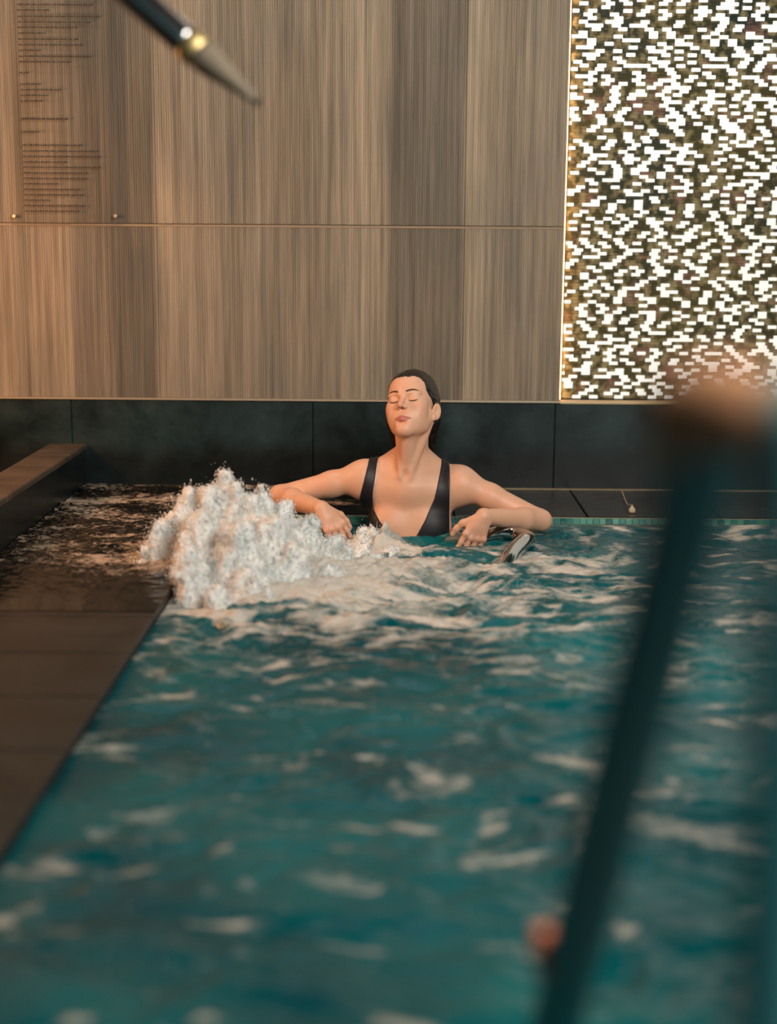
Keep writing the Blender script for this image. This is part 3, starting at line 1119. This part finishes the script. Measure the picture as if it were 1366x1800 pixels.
hell((0, 0.020, 0.045), (0.073, 0.092, 0.082), 0.02)                 # skull
hell((0, -0.034, 0.050), (0.060, 0.052, 0.050), 0.03)                # forehead
hell((0, -0.030, -0.015), (0.0590, 0.057, 0.077), 0.03)               # face
for s in (-1, 1):
    hcone((s * 0.055, -0.002, -0.028), (s * 0.040, -0.020, -0.066), 0.010, 0.010, 0.03)   # jaw
    hcone((s * 0.040, -0.020, -0.066), (s * 0.012, -0.073, -0.094), 0.012, 0.014, 0.03)
    hell((s * 0.042, -0.056, -0.012), (0.022, 0.020, 0.022), 0.025)  # cheekbone
    hell((s * 0.034, -0.052, -0.044), (0.024, 0.024, 0.030), 0.03)  # cheek
hell((0, -0.078, -0.091), (0.018, 0.015, 0.015), 0.02)               # chin
hell((0, -0.072, -0.052), (0.030, 0.022, 0.030), 0.02)               # muzzle
for s in (-1, 1):
    hell((s * 0.030, -0.101, 0.004), (0.017, 0.017, 0.013), 0.016, 'cut')     # socket
    hcone((s * 0.012, -0.086, 0.024), (s * 0.046, -0.073, 0.026), 0.0095, 0.008, 0.014)   # brow
    hell((s * 0.0315, -0.0735, 0.0055), (0.0165, 0.0132, 0.0135), 0.007)       # closed lid
    hcone((s * 0.018, -0.0890, -0.0015), (s * 0.0315, -0.0910, -0.0042), 0.0011, 0.0011, 0.003, 'cut')
    hcone((s * 0.0315, -0.0910, -0.0042), (s * 0.045, -0.0830, -0.0010), 0.0011, 0.0011, 0.003, 'cut')
hcone((0, -0.083, 0.019), (0, -0.100, -0.010), 0.0075, 0.0075, 0.012)          # nose
hcone((0, -0.099, -0.008), (0, -0.1105, -0.0235), 0.0072, 0.0088, 0.008)
for s in (-1, 1):
    hell((s * 0.0115, -0.0980, -0.0270), (0.0068, 0.0085, 0.0068), 0.006)
    hell((s * 0.0065, -0.1040, -0.0350), (0.0032, 0.0040, 0.0032), 0.002, 'cut')
hcone((0, -0.0955, -0.038), (0, -0.0950, -0.049), 0.0014, 0.0018, 0.004, 'cut')  # philtrum
for s in (-1, 1):                                                              # lips
    hcone((s * 0.004, -0.0940, -0.0535), (s * 0.0240, -0.0820, -0.0600), 0.0044, 0.0020, 0.006)
    hcone((0, -0.0925, -0.0655), (s * 0.0205, -0.0825, -0.0625), 0.0052, 0.0028, 0.006)
    hcone((0, -0.1000, -0.0596), (s * 0.0275, -0.0850, -0.0610), 0.0010, 0.0011, 0.0022, 'cut')
hcone((-0.012, -0.090, -0.0770), (0.012, -0.090, -0.0770), 0.0030, 0.0030, 0.010, 'cut')
for s in (-1, 1):                                                              # ears
    x0 = 0.0770 if s > 0 else 0.0715
    er = Matrix.Rotation(-s * radians(34), 3, 'Z') @ Matrix.Rotation(radians(-8), 3, 'X')
    hell((s * x0, 0.014, -0.012), (0.0058, 0.0170, 0.0290), 0.005, 'add', er)
    hell((s * (x0 - 0.006), 0.005, -0.034), (0.0060, 0.0085, 0.011), 0.005, 'add')
    hell((s * (x0 + 0.0060), 0.0105, -0.010), (0.0046, 0.0105, 0.0190), 0.003, 'cut', er)
    hell((s * (x0 + 0.0010), 0.0070, -0.016), (0.0050, 0.0060, 0.0090), 0.004, 'cut', er)
B.v = HL.v
pv, pf = B.mesh()


def mat_skin():
    t = NT('skin')
    tint = t.n('Attribute', attribute_name='lips').outputs['Fac']
    flush = t.n('Attribute', attribute_name='flush').outputs['Fac']
    n = t.noise(t.coord(world=True), 38, 4)
    c = t.mix(lin(218, 164, 132), lin(228, 176, 146), n)
    c = t.mix(c, lin(214, 138, 116), flush)
    c = t.mix(c, lin(190, 112, 98), tint)
    t.base(c)
    t.setv(Roughness=0.50)
    t.b.inputs['Subsurface Weight'].default_value = 0.15
    t.b.inputs['Subsurface Radius'].default_value = (0.012, 0.005, 0.003)
    t.b.inputs['Subsurface Scale'].default_value = 0.5
    return t.m


M['skin'] = mat_skin()
person = pydata('person', pv, pf, M['skin'])
setp(person, 'woman in a dark low-cut swimsuit leaning back with closed eyes and wet hair', 'person')
loc = ((pv - HEAD_C) @ HR) / HEAD_S
ax, ay, az = np.abs(loc[:, 0]), loc[:, 1], loc[:, 2]
lx = np.clip(1 - ax / 0.0300, 0, 1)
lip = ((ay < -0.078) & (az < -0.0522 - 0.0015 * (ax < 0.003) - 0.010 * (1 - lx)) & (az > -0.0605 - 0.0120 * np.sqrt(lx)) & (ax < 0.0290)).astype(np.float32)
flush = 0.55 * np.exp(-((ax - 0.045) ** 2 + (ay + 0.065) ** 2 + (az + 0.028) ** 2) / 0.022 ** 2) + 0.4 * np.exp(-((ax) ** 2 + (ay + 0.11) ** 2 + (az + 0.02) ** 2) / 0.014 ** 2)
for Wp in (WRL, WRR):
    flush = flush + 0.45 * np.exp(-((pv - Wp - (0, -0.03, -0.08)) ** 2).sum(1) / 0.05 ** 2)
for nm, val in (('lips', lip), ('flush', flush)):
    a_ = person.data.attributes.new(nm, 'FLOAT', 'POINT')
    a_.data.foreach_set('value', np.asarray(val, np.float32))

# brows and lashes follow the face
from mathutils.bvhtree import BVHTree
bvh = BVHTree.FromPolygons([tuple(v) for v in pv], [tuple(int(i) for i in q) for q in pf])


def on_face(x, z, lift=0.0):
    o, d = Vector(hl(x, -0.16, z)), Vector(HR @ np.array((0, 1.0, 0)))
    h = bvh.ray_cast(o, d)[0]
    return np.array(h) - lift * np.array(d)


for s in (-1, 1):
    pts = [on_face(s * a, b, 0.0003) for a, b in ((0.013, 0.0245), (0.022, 0.0285), (0.033, 0.0312), (0.043, 0.0300), (0.051, 0.0260))]
    at_world(tube('eyebrow', smooth_path(pts, 5), np.interp(np.linspace(0, 1, 21), [0, 0.25, 0.6, 1], [0.0026, 0.0034, 0.0027, 0.0009]), M['brow'], None, 8), person)
    pts = [on_face(s * a, b, 0.0002) for a, b in ((0.0175, -0.0012), (0.024, -0.0034), (0.0315, -0.0044), (0.039, -0.0034), (0.0465, 0.0000))]
    at_world(tube('eyelash', smooth_path(pts, 5), np.interp(np.linspace(0, 1, 21), [0, 0.3, 0.8, 1], [0.0006, 0.0015, 0.0018, 0.0006]), M['lash'], None, 8), person)


# wet hair slicked back
def mat_hair():
    t = NT('wet_dark_hair')
    v = t.coord((150, 9, 110), kind='Object')
    n = t.noise(v, 1.0, 4)
    t.base(t.mix(lin(10, 9, 9), lin(40, 32, 28), t.ramp(n, [(0.35, 0.0), (0.65, 1.0)])))
    t.setv(Roughness=0.26)
    t.bump(n, 0.9, 0.006)
    return t.m


M['hair'] = mat_hair()
o_lo, o_hi = HEAD_C - 0.20, HEAD_C + 0.20
HF = Field(axis((o_lo[0], o_hi[0], 0.0022)), axis((o_lo[1], o_hi[1], 0.0026)), axis((HEAD_C[2] - 0.30, o_hi[2], 0.0024)))
BF = HF


def fell(c, r, k=0.02, op='add'):
    HF.ell(hl(*c), np.array(r) * HEAD_S, k, op, HR)


fell((0, 0.022, 0.045), (0.0785, 0.097, 0.0905), 0.01)
fell((0, -0.030, 0.053), (0.0645, 0.056, 0.0555), 0.02)
fell((0, 0.045, -0.005), (0.070, 0.066, 0.075), 0.03)
for s, dx in ((-1, 0.062), (1, 0.074)):
    HF.cone(hl(s * 0.054, 0.040, -0.02), V3((HEAD_C[0] + s * dx, 5.045, 0.33)), 0.026, 0.020, 0.02)
    HF.cone(V3((HEAD_C[0] + s * dx, 5.045, 0.33)), V3((HEAD_C[0] + s * (dx - 0.004), 5.075, 0.235)), 0.020, 0.008, 0.02)
HF.cone(hl(0, 0.06, -0.04), V3((HEAD_C[0], 5.075, 0.22)), 0.05, 0.02, 0.03)
fell((0, -0.112, -0.030), (0.070, 0.100, 0.116), 0.004, 'cut')       # the face
for s in (-1, 1):
    fell((s * 0.032, -0.080, 0.040), (0.036, 0.050, 0.042), 0.006, 'cut')
    fell((s * 0.070, -0.034, -0.038), (0.060, 0.064, 0.064), 0.004, 'cut')
    fell((s * 0.087, 0.008, -0.016), (0.021, 0.027, 0.034), 0.004, 'cut')
qx, qy, qz = np.meshgrid(HF.xs, HF.ys, HF.zs, indexing='ij')
nb = np.abs(HF.v) < 0.015
lp = (np.stack([qx[nb], qy[nb], qz[nb]], -1) - HEAD_C) @ HR
HF.v[nb] -= 0.0016 * perlin(lp[:, 0] * 150, lp[:, 1] * 14, lp[:, 2] * 22 + lp[:, 0] * 40)
hv, hf = HF.mesh()
hair = at_world(pydata('hair', (hv - HEAD_C) @ HR, hf, M['hair']), person)
hair.matrix_world = Matrix.Translation(Vector(HEAD_C)) @ Matrix(HR.tolist()).to_4x4()

# swimsuit: a shell over the torso, cut to deep straps
SF = Field(B.xs, B.ys, B.zs)
i0, i1 = np.searchsorted(B.xs, hc - 0.22), np.searchsorted(B.xs, hc + 0.22)
k0 = np.searchsorted(B.zs, -0.30)
xs_, ys_, zs_ = B.xs[i0:i1], B.ys, B.zs[k0:]
tv = TORSO[i0:i1, :, k0:]
Z = zs_[None, None, :]
X = xs_[:, None, None]


def curve(pts, Y):
    w_ = [PY(a, b, Y) for a, b in pts]
    w_ = sorted(((p.z, p.x) for p in w_))
    return np.interp(zs_, [p[0] for p in w_], [p[1] for p in w_])[None, None, :]


YC = 4.87
lo_o = curve([(650, 805), (646, 822), (634, 870), (626, 905), (616, 925), (612, 960), (625, 1020)], YC)
lo_i = curve([(666, 805), (662, 822), (655, 870), (655, 900), (668, 920), (690, 942), (712, 962), (716, 1020)], YC)
ro_i = curve([(780, 805), (777, 825), (764, 880), (748, 915), (733, 942), (716, 962), (712, 1020)], YC)
ro_o = curve([(792, 805), (792, 825), (791, 880), (791, 940), (795, 960), (785, 1020)], YC)
reg = np.minimum(np.maximum(lo_o - X, X - lo_i), np.maximum(ro_i - X, X - ro_o))
sv = smax(tv - 0.0045, np.broadcast_to(reg, tv.shape).astype(np.float32), 0.002)
v_, f_ = surface_nets(sv, xs_, ys_, zs_)
at_world(pydata('swimsuit', v_, f_, M['suit']), person)

#SPLIT_DETAILS
# ------------------------------------------------------------------ chrome grab rail in the water under her arm
pts = [PY(878, 1050, 4.37), PY(886, 1008, 4.43), PY(900, 974, 4.51), PY(920, 954, 4.60), PY(928, 948, 4.70), PY(912, 942, 4.78), PY(880, 938, 4.80), PY(846, 950, 4.81), PY(820, 985, 4.82)]
gr = tube('grab_rail', smooth_path([tuple(p) for p in pts], 8), 0.027, M['chrome'], None, 28)
setp(gr, 'curved chrome grab rail rising from the water under the woman\'s forearm', 'rail')

# ------------------------------------------------------------------ near handrail, far out of focus
rail = bpy.data.objects.new('pool_handrail', None)
COL.objects.link(rail)
rail.location = (0.2, 0.72, 0.0)
setp(rail, 'large blurred steel handrail leaning across the foreground', 'handrail')
t0 = np.array(PD(1236, 800, 0.92))
t1 = np.array(PD(978, 1800, 1.44))
dn = (t1 - t0) / (t1 - t0)[2]
foot = t1 + dn * (-0.20 - t1[2])
bar = [np.array(PD(*q)) for q in ((1224, 838, 0.935), (1214, 768, 0.915), (1222, 724, 0.900), (1252, 708, 0.880), (1310, 722, 0.840), (1378, 748, 0.795), (1418, 778, 0.765), (1432, 840, 0.755))]
lx_, ly_ = bar[-1][0], bar[-1][1]
path = [foot, t1, t0 * 0.5 + t1 * 0.5] + bar + [(lx_, ly_, 0.45), (lx_, ly_, 0.002)]
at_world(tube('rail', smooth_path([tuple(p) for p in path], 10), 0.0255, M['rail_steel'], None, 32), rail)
at_world(tube('reflection_sleeve', smooth_path([tuple(q) for q in bar[1:7]], 10), 0.0266, M['warm_reflection'], None, 32), rail)  # added sleeve that carries the painted warm reflection along the top bar
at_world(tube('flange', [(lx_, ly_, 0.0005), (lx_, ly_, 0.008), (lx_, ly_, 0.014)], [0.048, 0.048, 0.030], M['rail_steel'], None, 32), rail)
ck = np.array(PD(958, 1672, 1.36))
o = link_mesh('clamp', box_mesh('clamp', (0.020, 0.022, 0.046), 0.008, 3), M['orange_plastic'])
o.location = ck
o.rotation_euler = (radians(-30), 0, radians(8))
at_world(o, rail)

# ------------------------------------------------------------------ gooseneck spout over the pool, top left
sp = bpy.data.objects.new('water_spout', None)
COL.objects.link(sp)
sp.location = (-0.95, 2.6, 0.0)
setp(sp, 'chrome gooseneck water spout with a brass ring and tapered grey nozzle', 'spout')
D = 2.62
a0, a1, a2 = np.array(PD(225, -14, D)), np.array(PD(331, 76, D)), np.array(PD(357, 99, D))
dirv = (a0 - a1) / np.linalg.norm(a0 - a1)
far = a0 + dirv * 0.22
pth = smooth_path([(-0.95, far[1], 0.006), (-0.95, far[1], 0.7), (-0.95, far[1], 1.35), (-0.90, far[1], far[2] + 0.07), (far[0] - 0.12, far[1], far[2] + 0.10), tuple(far), tuple(a0), tuple(a1)], 12)
at_world(tube('neck', pth, 0.0275, M['satin_chrome'], None, 32), sp)
ring = [a1 - dirv * k for k in (-0.004, 0.002, 0.026, 0.030)]
at_world(tube('ring', ring, [0.028, 0.031, 0.031, 0.028], M['brass'], None, 32), sp)
tip = np.array(PD(452, 179, D - 0.05))
n0 = a1 - dirv * 0.028
nz = [n0 + (tip - n0) * k for k in (0, 0.15, 0.5, 0.85, 0.97, 1.0)]
nzo = at_world(tube('nozzle', nz, [0.0285, 0.028, 0.0185, 0.0092, 0.007, 0.005], M['grey_nozzle'], None, 32), sp)
o = tube('nozzle_tip', [tip - (tip - n0) * 0.02, tip + (tip - n0) * 0.02, tip + (tip - n0) * 0.035], [0.0072, 0.0072, 0.004], M['dark_rubber'], None, 20)
o.parent = nzo
o.matrix_parent_inverse = nzo.matrix_world.inverted()
at_world(tube('flange', [(-0.95, far[1], 0.0005), (-0.95, far[1], 0.010), (-0.95, far[1], 0.018)], [0.06, 0.06, 0.03], M['chrome'], None, 32), sp)

# ------------------------------------------------------------------ cream tag on a cord on the back ledge
tg = PZ(1111, 900, 0.004)
tag = bpy.data.objects.new('corded_tag', None)
COL.objects.link(tag)
tag.location = tg
setp(tag, 'small cream pouch on a thin cord lying on the dark back ledge', 'pouch')
bm = bmesh.new()
prof = [(0.0, 0.0), (0.0115, 0.0), (0.0128, 0.006), (0.0115, 0.013), (0.0075, 0.019), (0.0032, 0.023), (0.0026, 0.028), (0.0, 0.028)]
seg = 14
rings = []
for r, z in prof[1:-1]:
    rings.append([bm.verts.new((r * cos(2 * pi * j / seg), 0.7 * r * sin(2 * pi * j / seg), z)) for j in range(seg)])
for A, Bv in zip(rings[:-1], rings[1:]):
    for j in range(seg):
        bm.faces.new((A[j], A[(j + 1) % seg], Bv[(j + 1) % seg], Bv[j])).smooth = True
bm.faces.new(rings[0][::-1])
bm.faces.new(rings[-1])
me = bpy.data.meshes.new('pouch')
bm.to_mesh(me)
bm.free()
o = link_mesh('pouch', me, M['cream'])
o.location = (tg.x, tg.y, 0.0015)
at_world(o, tag)
c0, c1 = (tg.x, tg.y, 0.028), PZ(1093, 862, 0.004)
at_world(tube('cord', smooth_path([c0, (tg.x - 0.008, tg.y + 0.06, 0.022), ((tg.x + c1.x) / 2 - 0.004, (tg.y + c1.y) / 2 + 0.03, 0.010), tuple(c1)], 6), 0.0013, M['cream'], None, 8), tag)
